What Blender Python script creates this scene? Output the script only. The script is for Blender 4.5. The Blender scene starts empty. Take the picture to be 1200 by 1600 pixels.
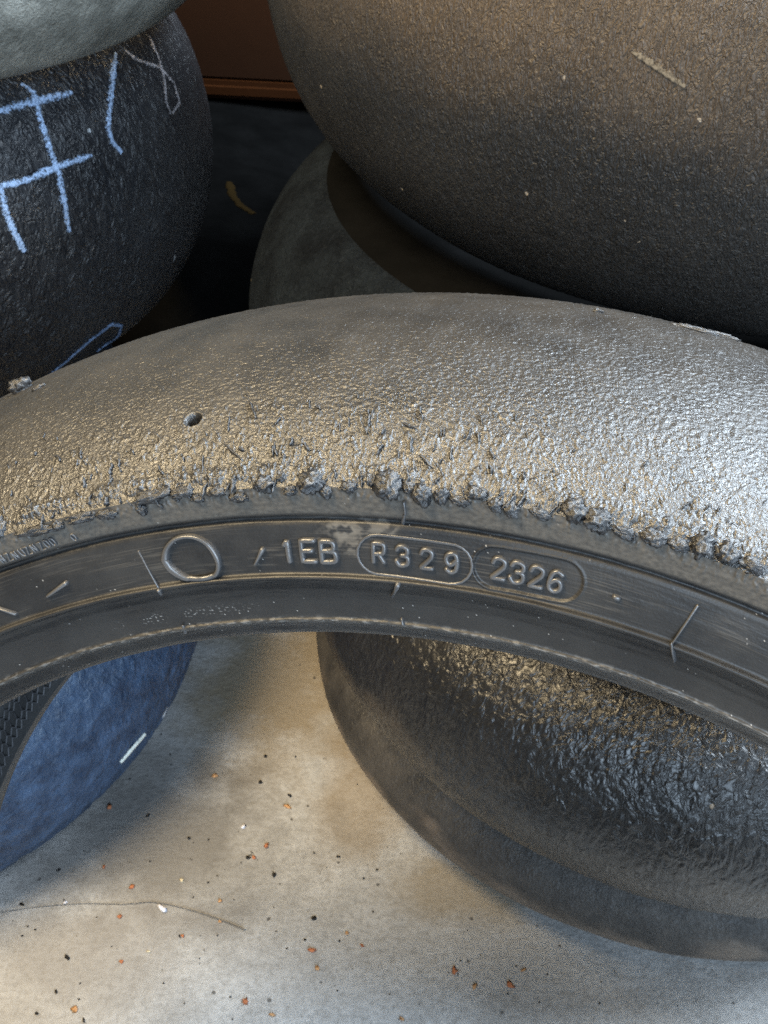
import bpy, bmesh, math, random
import numpy as np
from mathutils import Vector, Matrix
from mathutils.bvhtree import BVHTree

random.seed(7); rng = np.random.default_rng(11)
SC = bpy.context.scene
COL = SC.collection
PI = math.pi

# ------------------------------------------------------------------ camera
F_PX, CAM_H, PITCH, ROLL = 1810.6, 0.7313, 0.6763, 0.0510
cF = Vector((0, math.cos(PITCH), -math.sin(PITCH)))
cR0 = Vector((1, 0, 0)); cU0 = Vector((0, math.sin(PITCH), math.cos(PITCH)))
cR = cR0 * math.cos(ROLL) + cU0 * math.sin(ROLL)
cU = cU0 * math.cos(ROLL) - cR0 * math.sin(ROLL)
CAM = Vector((0, 0, CAM_H))
cam_data = bpy.data.cameras.new('camera')
cam = bpy.data.objects.new('camera', cam_data); COL.objects.link(cam)
M = Matrix.Identity(4)
for i in range(3):
    M[i][0], M[i][1], M[i][2], M[i][3] = cR[i], cU[i], -cF[i], CAM[i]
cam.matrix_world = M
cam_data.sensor_fit = 'VERTICAL'; cam_data.sensor_height = 32.0
cam_data.lens = 32.0 * F_PX / 1600.0
cam_data.clip_start = 0.01; cam_data.clip_end = 100
cam_data.dof.use_dof = True; cam_data.dof.focus_distance = 0.285; cam_data.dof.aperture_fstop = 60
SC.camera = cam

# ------------------------------------------------------------------ light
world = bpy.data.worlds.new('World'); SC.world = world; world.use_nodes = True
bg = world.node_tree.nodes['Background']
bg.inputs[0].default_value = (0.80, 0.90, 1.0, 1); bg.inputs[1].default_value = 0.05

def area(name, loc, target, size, power, color, size_y=None):
    l = bpy.data.lights.new(name, 'AREA'); l.energy = power; l.color = color
    l.shape = 'RECTANGLE'; l.size = size; l.size_y = size_y or size
    o = bpy.data.objects.new(name, l); COL.objects.link(o); o.location = loc
    o.rotation_euler = (Vector(target) - Vector(loc)).to_track_quat('-Z', 'Y').to_euler()
    return o
area('door_light', (0.8, -2.2, 1.5), (0, 0.4, 0.3), 2.4, 150, (0.62, 0.80, 1.0), 1.5)
area('skylight', (1.45, 0.72, 2.1), (0.1, 0.3, 0.4), 1.3, 190, (0.74, 0.87, 1.0), 1.1)
area('ceiling_lamp', (-0.85, 0.0, 1.95), (0, 0.3, 0.4), 0.8, 74, (1.0, 0.79, 0.48), 0.7)

SC.view_settings.view_transform = 'Standard'; SC.view_settings.look = 'None'
SC.view_settings.exposure = 0.15; SC.view_settings.gamma = 1.0
SC.render.engine = 'CYCLES'
try:
    SC.cycles.use_denoising = False
    SC.cycles.max_bounces = 8
except Exception: pass

# ------------------------------------------------------------------ helpers
def ray(px, py):
    return (cF + cR * ((px - 600) / F_PX) - cU * ((py - 800) / F_PX)).normalized()
def floor_pt(px, py, z=0.0):
    d = ray(px, py); return CAM + d * ((z - CAM_H) / d.z)

def pn(x, y, seed=0):
    x, y = np.broadcast_arrays(np.asarray(x, float), np.asarray(y, float))
    xi = np.floor(x).astype(np.int64); yi = np.floor(y).astype(np.int64)
    xf = x - xi; yf = y - yi
    def g(ix, iy, dx, dy):
        h = (ix * 374761393 + iy * 668265263 + seed * 974711) & 0xffffffff
        h = ((h ^ (h >> 13)) * 1274126177) & 0xffffffff
        a = ((h ^ (h >> 16)) & 4095) * (2 * PI / 4096)
        return np.cos(a) * dx + np.sin(a) * dy
    u = xf * xf * xf * (xf * (xf * 6 - 15) + 10); v = yf * yf * yf * (yf * (yf * 6 - 15) + 10)
    a = g(xi, yi, xf, yf); b = g(xi + 1, yi, xf - 1, yf)
    c = g(xi, yi + 1, xf, yf - 1); d = g(xi + 1, yi + 1, xf - 1, yf - 1)
    return (a + u * (b - a)) * (1 - v) + (c + u * (d - c)) * v
def fbm(x, y, o=3, seed=0):
    s = 0; a = 1.0
    for k in range(o):
        s = s + a * pn(x * 2 ** k, y * 2 ** k, seed + k * 17); a *= 0.5
    return s
def sst(a, b, x):
    t = np.clip((x - a) / (b - a), 0, 1); return t * t * (3 - 2 * t)

def new_mesh_obj(name, verts, faces, mat, parent=None, smooth=True):
    me = bpy.data.meshes.new(name); me.from_pydata([tuple(v) for v in verts], [], [tuple(f) for f in faces]); me.update()
    if smooth: me.polygons.foreach_set('use_smooth', [True] * len(me.polygons))
    if mat: me.materials.append(mat)
    o = bpy.data.objects.new(name, me); COL.objects.link(o); o.parent = parent
    return o
def grid_obj(name, P, mat, parent=None, attrs=None):
    """P: (n, m, 3) array of points -> one smooth quad mesh"""
    n, m, _ = P.shape
    me = bpy.data.meshes.new(name)
    me.vertices.add(n * m); me.vertices.foreach_set('co', P.astype(np.float32).ravel())
    i = np.arange(n * m).reshape(n, m)
    q = np.stack([i[:-1, :-1], i[:-1, 1:], i[1:, 1:], i[1:, :-1]], -1).reshape(-1, 4)
    me.loops.add(q.size); me.loops.foreach_set('vertex_index', q.ravel().astype(np.int32))
    me.polygons.add(len(q)); me.polygons.foreach_set('loop_start', (np.arange(len(q)) * 4).astype(np.int32))
    me.polygons.foreach_set('loop_total', np.full(len(q), 4, np.int32))
    me.update(calc_edges=True); me.validate()
    me.polygons.foreach_set('use_smooth', np.ones(len(q), bool))
    for k, a in (attrs or {}).items():
        at = me.attributes.new(k, 'FLOAT', 'POINT'); at.data.foreach_set('value', a.astype(np.float32).ravel())
    me.materials.append(mat)
    o = bpy.data.objects.new(name, me); COL.objects.link(o); o.parent = parent
    return o
def thing(name, label, cat, matrix=None, group=None):
    o = bpy.data.objects.new(name, None); COL.objects.link(o); o.empty_display_size = 0.05
    if matrix is not None: o.matrix_world = matrix
    return tag(o, label, cat, group)
def tag(o, label, cat, group=None):
    o['label'] = label; o['category'] = cat
    if group: o['group'] = group
    return o

# ------------------------------------------------------------------ materials
class NT:
    def __init__(s, name):
        s.m = bpy.data.materials.new(name); s.m.use_nodes = True
        s.t = s.m.node_tree; s.b = s.t.nodes['Principled BSDF']
        s.tc = s.t.nodes.new('ShaderNodeTexCoord')
    def n(s, typ, **kw):
        x = s.t.nodes.new(typ)
        for k, v in kw.items():
            if k.startswith('i_'): x.inputs[k[2:].replace('_', ' ')].default_value = v
            else: setattr(x, k, v)
        return x
    def l(s, a, b): s.t.links.new(a, b)
    def map(s, scale=(1, 1, 1), rot=(0, 0, 0)):
        m = s.n('ShaderNodeMapping'); m.inputs['Scale'].default_value = scale; m.inputs['Rotation'].default_value = rot
        s.l(s.tc.outputs['Object'], m.inputs['Vector']); return m.outputs[0]
    def noise(s, scale, detail=4, rough=.55, dist=0., vec=None):
        x = s.n('ShaderNodeTexNoise'); x.inputs['Scale'].default_value = scale; x.inputs['Detail'].default_value = detail
        x.inputs['Roughness'].default_value = rough; x.inputs['Distortion'].default_value = dist
        s.l(vec or s.tc.outputs['Object'], x.inputs['Vector']); return x.outputs['Fac']
    def ramp(s, fac, stops):
        r = s.n('ShaderNodeValToRGB'); e = r.color_ramp.elements
        while len(e) < len(stops): e.new(0.5)
        for k, (p, c) in enumerate(stops):
            e[k].position = p; e[k].color = (c, c, c, 1) if not hasattr(c, '__len__') else (*c, 1)
        s.l(fac, r.inputs[0]); return r.outputs[0]
    def mix(s, f, a, b):
        x = s.n('ShaderNodeMix', data_type='RGBA')
        for sock, v in ((x.inputs[0], f), (x.inputs[6], a), (x.inputs[7], b)):
            if hasattr(v, 'node'): s.l(v, sock)
            else: sock.default_value = (*v, 1) if hasattr(v, '__len__') else v
        return x.outputs[2]
    def math(s, op, a, b=None):
        x = s.n('ShaderNodeMath', operation=op)
        for sock, v in zip(x.inputs, (a, b)):
            if v is None: continue
            if hasattr(v, 'node'): s.l(v, sock)
            else: sock.default_value = v
        return x.outputs[0]
    def attr(s, name):
        x = s.n('ShaderNodeAttribute'); x.attribute_name = name; return x.outputs['Fac']
    def bump(s, h, strength, dist, prev=None):
        x = s.n('ShaderNodeBump'); x.inputs['Strength'].default_value = strength; x.inputs['Distance'].default_value = dist
        s.l(h, x.inputs['Height'])
        if prev: s.l(prev, x.inputs['Normal'])
        return x.outputs[0]
    def out(s, col=None, rough=None, nrm=None, spec=.5):
        for sock, v in ((s.b.inputs['Base Color'], col), (s.b.inputs['Roughness'], rough), (s.b.inputs['Normal'], nrm)):
            if v is None: continue
            if hasattr(v, 'node'): s.l(v, sock)
            else: sock.default_value = (*v, 1) if hasattr(v, '__len__') else v
        s.b.inputs['Specular IOR Level'].default_value = spec
        return s.m

def rubber(name, dark, light, nscale=25, rough=(.38, .6), grain=700, gstr=.5, gdist=.0006, stretch=(1, 1, 1), worm=None,
           specks=None, speck_col=(.45, .42, .38), dust=None, dust_col=(.16, .12, .085), spec=.5, metal=None):
    k = NT(name)
    big = k.noise(nscale, 6, .65)
    col = k.mix(k.ramp(big, [(.35, 0), (.65, 1)]), dark, light)
    if dust:
        d = k.math('MULTIPLY', k.attr('dust'), k.ramp(k.noise(dust, 6, .7), [(.28, .62), (.6, 1)]))
        col = k.mix(d, col, dust_col)
    if specks:
        v = k.n('ShaderNodeTexVoronoi'); v.inputs['Scale'].default_value = specks; k.l(k.tc.outputs['Object'], v.inputs['Vector'])
        near = k.math('LESS_THAN', v.outputs['Distance'], .16)
        pick = k.math('GREATER_THAN', k.noise(specks * .55, 1), .70)
        col = k.mix(k.math('MULTIPLY', near, pick), col, speck_col)
    g = k.noise(grain, 3, .6, .6, k.map(stretch))
    nrm = k.bump(g, gstr, gdist)
    if worm:
        sc, st, ds, stv = worm
        w = k.noise(sc, 3, .5, 1.2, k.map(stv)); w = k.math('ABSOLUTE', k.math('SUBTRACT', w, .5))
        nrm = k.bump(k.ramp(w, [(0, 0), (.16, 1)]), st, ds, nrm)
    rg = k.n('ShaderNodeMapRange'); k.l(k.noise(nscale * 2.3, 4), rg.inputs[0])
    rg.inputs[1].default_value = .3; rg.inputs[2].default_value = .7; rg.inputs[3].default_value = rough[0]; rg.inputs[4].default_value = rough[1]
    return k.out(col, rg.outputs[0], nrm, spec)

M_TREAD = rubber('worn_tread_rubber', (.014, .013, .012), (.027, .024, .0205), 40, (.31, .43), 1300, .55, .0005, worm=(800, .25, .0004, (1, 1, 1)), spec=.9)
M_CLUMP = rubber('rubber_pickup', (.008, .008, .009), (.018, .018, .019), 120, (.32, .44), 1100, .35, .0004, spec=.7)
M_SIDE_K = NT('sidewall_rubber')
def _side():
    k = M_SIDE_K
    col = k.mix(k.ramp(k.noise(45, 5, .6), [(.35, 0), (.7, 1)]), (.0095, .0095, .010), (.021, .020, .019))
    col = k.mix(k.attr('scuff'), col, (.105, .094, .079))
    col = k.mix(k.attr('residue'), col, (.55, .53, .50))
    rg = k.n('ShaderNodeMapRange'); k.l(k.noise(90, 5, .65), rg.inputs[0]); rg.inputs[3].default_value = .30; rg.inputs[4].default_value = .62
    nrm = k.bump(k.noise(1300, 3, .6), .25, .0003)
    return k.out(col, rg.outputs[0], nrm, .36)
M_SIDE = _side()
M_LETTER = rubber('raised_letter_rubber', (.040, .040, .042), (.062, .062, .064), 60, (.30, .42), 900, .3, .0003, spec=.75)  # paler than the sidewall: light catching the lettering put into its colour
M_LINER = rubber('inner_liner_rubber', (.03, .03, .031), (.05, .05, .05), 20, (.45, .55))
M_PLAINSIDE = rubber('dull_sidewall_rubber', (.020, .020, .021), (.035, .034, .033), 18, (.42, .6), 600, .3, .0005)
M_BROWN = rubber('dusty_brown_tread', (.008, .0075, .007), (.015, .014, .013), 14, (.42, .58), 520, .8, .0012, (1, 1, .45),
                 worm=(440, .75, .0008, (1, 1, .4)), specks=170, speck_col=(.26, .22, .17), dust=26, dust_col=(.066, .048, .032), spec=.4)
M_CHALKT = rubber('chalked_tread', (.012, .013, .016), (.026, .027, .030), 14, (.33, .46), 600, .12, .0006, (1, 1, .6),
                  worm=(150, .8, .0015, (1, 1, .5)), specks=60, speck_col=(.30, .32, .34))
M_GREYT = rubber('grey_dusty_tread', (.07, .07, .06), (.24, .235, .205), 22, (.5, .7), 500, .5, .0008, (1, 1, .5), worm=(260, .5, .001, (1, 1, .5)))
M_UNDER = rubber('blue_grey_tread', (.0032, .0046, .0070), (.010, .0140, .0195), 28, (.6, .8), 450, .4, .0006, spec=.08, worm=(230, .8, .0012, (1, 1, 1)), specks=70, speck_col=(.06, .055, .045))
M_SKYTINT = rubber('sky_tinted_tread', (.012, .028, .060), (.042, .078, .145), 55, (.5, .68), 450, .4, .0006, worm=(170, .55, .0012, (1, 1, .7)), specks=30, speck_col=(.5, .52, .55))  # blue of the reflected sky painted into the black rubber's base colour
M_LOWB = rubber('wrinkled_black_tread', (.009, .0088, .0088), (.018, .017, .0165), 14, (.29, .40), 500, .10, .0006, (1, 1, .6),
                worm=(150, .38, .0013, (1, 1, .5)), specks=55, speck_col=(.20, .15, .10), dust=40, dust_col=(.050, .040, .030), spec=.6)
M_LOWA = rubber('scuffed_black_tread', (.022, .0205, .0195), (.052, .047, .042), 34, (.45, .62), 500, .4, .0006,
                worm=(260, .5, .0008, (1, 1, .6)), specks=90, speck_col=(.2, .15, .11), dust=75, dust_col=(.14, .11, .085))
M_FAR = rubber('shade_black_rubber', (.003, .003, .003), (.005, .005, .005), 20, (.8, .95), spec=0.0)  # near black without sheen: shade of the gaps put into the colour
def chalk_mat(name, c, cut):
    k = NT(name); k.out(k.mix(k.noise(300, 3), tuple(x * .7 for x in c), c), .9, None, .1)
    tr = k.n('ShaderNodeBsdfTransparent'); mx = k.n('ShaderNodeMixShader')
    f = k.ramp(k.math('ADD', k.math('MULTIPLY', k.noise(620, 4, .7), .75), k.math('SUBTRACT', k.math('MULTIPLY', k.noise(70, 3), .25), k.math('MULTIPLY', k.math('POWER', k.attr('edge'), 2.0), .16))), [(cut - .10, 0), (cut + .05, 1)])
    k.l(f, mx.inputs[0]); k.l(tr.outputs[0], mx.inputs[1]); k.l(k.b.outputs[0], mx.inputs[2])
    k.l(mx.outputs[0], k.t.nodes['Material Output'].inputs[0]); return k.m
M_CHALK = chalk_mat('blue_white_chalk', (.40, .54, .78), .485)
M_CHALK2 = chalk_mat('faint_pink_chalk', (.42, .40, .42), .50)
M_CHALK3 = chalk_mat('faint_blue_chalk', (.22, .32, .52), .44)
M_WHITE = chalk_mat('white_paint', (.80, .82, .74), .30)
M_TAN = chalk_mat('tan_scuff', (.17, .145, .11), .46)
M_YEL = chalk_mat('yellow_paint', (.022, .012, .0015), .38)
def simple(name, c, rough=.6, var=.35, scale=200):
    k = NT(name); return k.out(k.mix(k.noise(scale, 4), tuple(x * (1 - var) for x in c), c), rough, k.bump(k.noise(scale * 3, 3), .4, .0008), .15)
M_ORANGE = simple('orange_crumb', (.40, .15, .07)); M_ORANGE2 = simple('pale_orange_crumb', (.48, .27, .13))
M_BLACK = simple('black_crumb', (.018, .017, .017)); M_WCHIP = simple('white_chip', (.72, .73, .82)); M_CREAM = simple('cream_chip', (.62, .54, .38))
M_THREAD = simple('dark_thread', (.14, .13, .118))
M_CRATE = simple('orange_box_board', (.026, .0085, .002), .8, .3, 14); M_CRATE2 = simple('orange_box_rim', (.04, .0125, .003), .5, .3, 14)  # orange darkened so the base colour carries the gap's shade

def floor_mat():
    k = NT('stained_concrete')
    base = k.mix(k.ramp(k.noise(7, 8, .62), [(.36, 0), (.66, 1)]), (.29, .286, .280), (.44, .436, .428))
    fine = k.noise(210, 6, .75)
    base = k.mix(k.ramp(k.noise(38, 7, .7, .4), [(.36, .28), (.54, 0)]), base, (.19, .183, .172))
    base = k.mix(k.ramp(fine, [(.38, .5), (.54, 0)]), base, (.17, .163, .152))
    base = k.mix(k.ramp(k.noise(420, 3, .6), [(.62, 0), (.72, .55)]), base, (.42, .41, .39))
    # stains and darker patches with shapes of their own
    def spot(px, py, rx, ry, col, amt, base, soft=.4):
        c = floor_pt(px, py)
        m = k.n('ShaderNodeMapping'); m.vector_type = 'TEXTURE'
        m.inputs['Location'].default_value = (c.x, c.y, 0); m.inputs['Scale'].default_value = (rx, ry, 1)
        k.l(k.tc.outputs['Object'], m.inputs['Vector'])
        ln = k.n('ShaderNodeVectorMath', operation='LENGTH'); k.l(m.outputs[0], ln.inputs[0])
        f = k.math('ADD', ln.outputs['Value'], k.math('MULTIPLY', k.math('SUBTRACT', k.noise(16, 5, .65), .5), 1.6))
        return k.mix(k.ramp(f, [(soft, amt), (1.0, 0)]), base, col)
    base = spot(420, 1070, .09, .13, (.17, .125, .065), .75, base)
    base = spot(570, 1230, .05, .08, (.19, .140, .08), .6, base)
    base = spot(700, 1385, .07, .035, (.22, .172, .105), .6, base)
    base = spot(250, 1300, .12, .10, (.115, .108, .100), .75, base)  # darker grey patch beside the lower left tyre
    base = spot(120, 1500, .10, .07, (.17, .155, .14), .6, base)
    sp = k.n('ShaderNodeTexVoronoi'); sp.inputs['Scale'].default_value = 85; k.l(k.tc.outputs['Object'], sp.inputs['Vector'])
    pit = k.math('MULTIPLY', k.math('LESS_THAN', sp.outputs['Distance'], .13), k.math('GREATER_THAN', k.noise(45, 1), .62))
    base = k.mix(k.math('MULTIPLY', pit, .8), base, (.05, .045, .04))
    nrm = k.bump(fine, .7, .0015); nrm = k.bump(k.noise(60, 5, .6, .5), .25, .003, nrm)
    return k.out(base, .72, nrm, .35)

# ------------------------------------------------------------------ setting
fl = new_mesh_obj('floor', [(-5, -4, 0), (5, -4, 0), (5, 6, 0), (-5, 6, 0)], [(0, 1, 2, 3)], floor_mat(), smooth=False)
fl['kind'] = 'structure'

# ------------------------------------------------------------------ tyres
def arc(rc, r3, w3, t, T=math.radians(68)):
    r = r3 + (rc - r3) * (np.cos(t) - math.cos(T)) / (1 - math.cos(T)); w = w3 * np.sin(t) / math.sin(T)
    dr = -(rc - r3) * np.sin(t) / (1 - math.cos(T)); dw = w3 * np.cos(t) / math.sin(T)
    L = np.hypot(dr, dw); return r, w, dw / L, -dr / L          # point, outward normal (nr, nw)
TT = math.radians(68)
def thetas(c, half, step, R, ncoarse=90):
    d = np.linspace(c - half, c + half, int(2 * half * R / step))
    e = np.linspace(c + half, c - half + 2 * PI, ncoarse)[1:]
    return np.concatenate([d, e])
def revolve(th, r, w):
    """th (n,), r/w (n,m) or (m,) -> local points: x = r sin, y = r cos, z = w"""
    r = np.broadcast_to(r, (len(th), r.shape[-1])); w = np.broadcast_to(w, r.shape)
    return np.stack([r * np.sin(th)[:, None], r * np.cos(th)[:, None], w], -1)
def resample(pts, step):
    pts = np.array(pts, float); L = np.concatenate([[0], np.cumsum(np.hypot(*np.diff(pts, axis=0).T))])
    s = np.linspace(0, L[-1], max(3, int(L[-1] / step)))
    q = np.stack([np.interp(s, L, pts[:, 0]), np.interp(s, L, pts[:, 1])], -1)
    for _ in range(2): q[1:-1] = .25 * q[:-2] + .5 * q[1:-1] + .25 * q[2:]
    return q
def pnormals(q):
    d = np.gradient(q, axis=0); L = np.hypot(d[:, 0], d[:, 1])
    return np.stack([d[:, 1] / L, -d[:, 0] / L], -1)        # outward for front side running crown -> bead

class Tyre:
    """smooth copy of the outer skin, used to lay marks on its surface"""
    def __init__(s, root, matrix, prof):
        s.root, s.mw, s.inv = root, matrix, matrix.inverted()
        th = np.linspace(-PI, PI, 361); P = revolve(th, prof[:, 0], prof[:, 1]); n, m, _ = P.shape
        W = (P.reshape(-1, 3) @ np.array(matrix.to_3x3()).T) + np.array(matrix.translation)
        i = np.arange(n * m).reshape(n, m)
        q = np.stack([i[:-1, :-1], i[1:, :-1], i[1:, 1:], i[:-1, 1:]], -1).reshape(-1, 4)
        s.bvh = BVHTree.FromPolygons([tuple(v) for v in W], [tuple(map(int, f)) for f in q])
    def hit(s, px, py):
        d = ray(px, py); h = s.bvh.ray_cast(CAM, d)
        if h[0] is None: return None
        n = h[1] if h[1].dot(d) < 0 else -h[1]
        R = s.inv.to_3x3()
        return s.inv @ h[0], (R @ n).normalized(), (h[0] - CAM).dot(cF)

def ribbon(name, tyre, pts, wpx, mat, parent, lift=.0006, seed=0, taper=.4):
    """a thin painted or chalked stroke following the tyre's skin"""
    r = random.Random(seed); P = []
    for a, b in zip(pts[:-1], pts[1:]):
        n = max(2, int(math.hypot(b[0] - a[0], b[1] - a[1]) / 4))
        P += [(a[0] + (b[0] - a[0]) * t / n, a[1] + (b[1] - a[1]) * t / n) for t in range(n)]
    P.append(pts[-1]); H = [tyre.hit(*p) for p in P]; H = [h for h in H if h]
    V, Fc, ED = [], [], []; K = 7
    for k, (co, n, dep) in enumerate(H):
        nx = H[min(k + 1, len(H) - 1)][0] - H[max(k - 1, 0)][0]
        side = nx.cross(n).normalized(); w = wpx * dep / F_PX * .5
        e = min(k, len(H) - 1 - k) / max(1, len(H) * .12); w *= (1 - taper) + taper * min(1, e)
        wl, wr = w * r.uniform(.75, 1.5), w * r.uniform(.75, 1.5)
        for j in range(K):
            u = j / (K - 1); ED.append(abs(2 * u - 1)); V.append(co + side * (wl + wr) * (u - .5) + n * (lift * (1 if 0 < j < K - 1 else .35)))
    for k in range(len(H) - 1):
        for j in range(K - 1):
            a = k * K + j; Fc.append((a, a + 1, a + K + 1, a + K))
    o = new_mesh_obj(name, V, Fc, mat, parent)
    at = o.data.attributes.new('edge', 'FLOAT', 'POINT'); at.data.foreach_set('value', ED); return o

SIDEP = [(0, 1), (.17, .985), (.34, .95), (.355, .935), (.40, .935), (.62, .90), (.80, .80), (.91, .76), (1.0, .70), (.98, .64)]
SIDEW = [(0, 1), (.10, 1.005), (.25, .995), (.45, .955), (.65, .89), (.82, .80), (.92, .74), (1.0, .66), (.98, .60)]
def flat_tyre(name, label, group, cx, cy, zc, R, hw, tilt, mtread, mside, kind, cth, half=1.25, step=.0012, drop=.05, rb=.2195):
    """a slick tyre lying on its side; local z is its axle"""
    mw = Matrix.Translation((cx, cy, zc)) @ Matrix.Rotation(tilt[1], 4, 'Y') @ Matrix.Rotation(tilt[0], 4, 'X')
    root = thing(name, label, 'tyre', mw, group)
    r3 = R - drop
    th = thetas(cth, half, step, R)
    t = np.linspace(-TT, TT, 120)
    r, w, nr, nw = arc(R, r3, hw, t)
    s = th[:, None] * R * 1000; a = (np.cumsum(np.hypot(np.gradient(r), np.gradient(w))) * 1000)[None, :]
    a = a - a.mean()
    h = np.zeros((len(th), len(t))); sd = abs(hash(name + label)) % 1 + int(R * 1e5 + zc * 1e4)
    edge = 1 - sst(.93, 1.0, np.abs(t) / TT)[None, :]
    h = h + .9e-3 * fbm(s / 90, a / 60, 2, sd)
    if kind == 'wrinkle':
        n = fbm(s / 4.5 + .8 * pn(s / 9, a / 9, sd + 3), a / 7.5, 3, sd + 1)
        h = h + (.75e-3 if 'through' in label else .5e-3) * np.minimum(np.abs(n) * 2.6, 1)
    elif kind == 'grain':
        n = fbm(s / 3.2, a / 5.5 + s / 20, 2, sd + 1); h = h + .5e-3 * n
    elif kind == 'patchy':
        n = fbm(s / 11, a / 13, 4, sd + 1); h = h + 1.0e-3 * sst(-.05, .15, n) + .3e-3 * fbm(s / 4, a / 4, 2, sd + 9)
    else:
        h = h + .3e-3 * fbm(s / 6, a / 8, 3, sd + 1)
    h = h * edge
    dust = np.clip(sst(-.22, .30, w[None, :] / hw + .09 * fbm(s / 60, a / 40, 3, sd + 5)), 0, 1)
    if kind == 'wrinkle' or kind == 'scuff':
        dust = np.clip(sst(.12, -.35, w[None, :] / hw + .5 * fbm(s / 50, a / 30, 3, sd + 5)), 0, 1)
    P = revolve(th, r + h * nr, w + h * nw)
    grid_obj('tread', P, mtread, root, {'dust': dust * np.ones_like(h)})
    prof = [(r3 - (r3 - rb) * f, hw * g) for f, g in (SIDEP if rb > .2 else SIDEW)]
    q = resample(prof, .0025); ths = thetas(cth, half, .006, .25, 60)
    grid_obj('sidewall', revolve(ths, q[:, 0], q[:, 1]), mside, root)
    grid_obj('sidewall', revolve(ths[::-1], q[:, 0], -q[:, 1]), mside, root)
    inn = resample([(rb, hw * .60), (rb + .0125, hw * .64), (r3 - .01, hw * .86), (R - .03, hw * .62), (R - .014, hw * .25), (R - .012, 0),
                    (R - .014, -hw * .25), (R - .03, -hw * .62), (r3 - .01, -hw * .86), (rb + .0125, -hw * .64), (rb, -hw * .60)], .006)
    grid_obj('inner_liner', revolve(ths, inn[:, 0], inn[:, 1]), M_LINER, root)
    pr = np.concatenate([(q * [1, -1])[::-1], np.stack([r, w], -1)[1:-1], q])
    return Tyre(root, mw, pr)

def cth_of(cx, cy):      # local angle that faces the camera
    return math.atan2(-cx, -cy)

GR = 'flat tyres in the stack behind the upright tyre'
tA = flat_tyre('slick_tyre', 'scuffed black tyre lying flat on the concrete, bottom of the right stack', GR, .244, .709, .0505, .296, .050, (0, 0), M_LOWA, M_PLAINSIDE, 'scuff', cth_of(.5, .6))
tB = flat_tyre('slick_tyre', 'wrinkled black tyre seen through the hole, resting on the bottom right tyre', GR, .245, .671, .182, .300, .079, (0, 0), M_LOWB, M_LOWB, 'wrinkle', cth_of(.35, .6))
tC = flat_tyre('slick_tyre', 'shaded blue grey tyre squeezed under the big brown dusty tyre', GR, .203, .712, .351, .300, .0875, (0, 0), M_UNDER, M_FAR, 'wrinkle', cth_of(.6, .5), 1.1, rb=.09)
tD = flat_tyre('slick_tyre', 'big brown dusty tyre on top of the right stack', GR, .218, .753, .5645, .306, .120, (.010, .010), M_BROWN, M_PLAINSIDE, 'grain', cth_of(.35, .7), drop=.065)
GL = 'flat tyres in the left stack'
tE = flat_tyre('slick_tyre', 'tyre tinted blue for reflected sky, on the floor at lower left, seen through the hole', GL, -.440, .668, .1155, .303, .115, (0, 0), M_SKYTINT, M_PLAINSIDE, 'patchy', cth_of(-.7, .5))
tF = flat_tyre('slick_tyre', 'black tyre with blue chalk strokes on its tread, middle of left stack', GL, -.460, .929, .352, .299, .120, (0, 0), M_CHALKT, M_PLAINSIDE, 'wrinkle', cth_of(-.4, .9))
tG = flat_tyre('slick_tyre', 'grey dusty tyre on top of the chalk marked tyre, top left', GL, -.428, .905, .577, .303, .100, (-.010, -.011), M_GREYT, M_PLAINSIDE, 'grain', cth_of(-.4, .9))
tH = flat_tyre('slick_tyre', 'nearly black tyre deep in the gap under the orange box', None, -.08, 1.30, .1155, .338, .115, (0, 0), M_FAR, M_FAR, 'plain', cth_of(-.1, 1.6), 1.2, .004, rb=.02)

# chalk strokes on the middle left tyre
for k, (pts, w, m) in enumerate([
        ([(-8, 176), (50, 160), (85, 152), (112, 145)], 13, M_CHALK),
        ([(32, 132), (52, 145), (62, 185), (75, 228), (90, 268), (100, 320), (107, 362)], 12, M_CHALK),
        ([(-8, 293), (40, 282), (90, 260), (142, 243)], 11, M_CHALK),
        ([(0, 290), (8, 330), (22, 365), (38, 393)], 12, M_CHALK),
        ([(180, 84), (173, 140), (168, 200), (174, 222), (189, 238)], 11, M_CHALK),
        ([(194, 80), (214, 95), (248, 106), (270, 130), (279, 160), (268, 178)], 7, M_CHALK2),
        ([(232, 58), (248, 95), (256, 130), (258, 160), (265, 178)], 7, M_CHALK2),
        ([(62, 596), (100, 566), (140, 531), (173, 506), (189, 508), (184, 524), (150, 548)], 7, M_CHALK3)]):
    ribbon('chalk_stroke', tF, pts, w, m, tF.root, .0013, k)
ribbon('paint_dash', tE, [(186, 1190), (205, 1168), (224, 1146)], 8, M_WHITE, tE.root, .0022, 3)
ribbon('scuff_mark', tD, [(988, 80), (1020, 100), (1050, 120), (1071, 135)], 10, M_TAN, tD.root, .0012, 4)
ribbon('paint_mark', tH, [(358, 285), (363, 306), (376, 322), (397, 335)], 12, M_YEL, tH.root, .001, 5)

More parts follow.
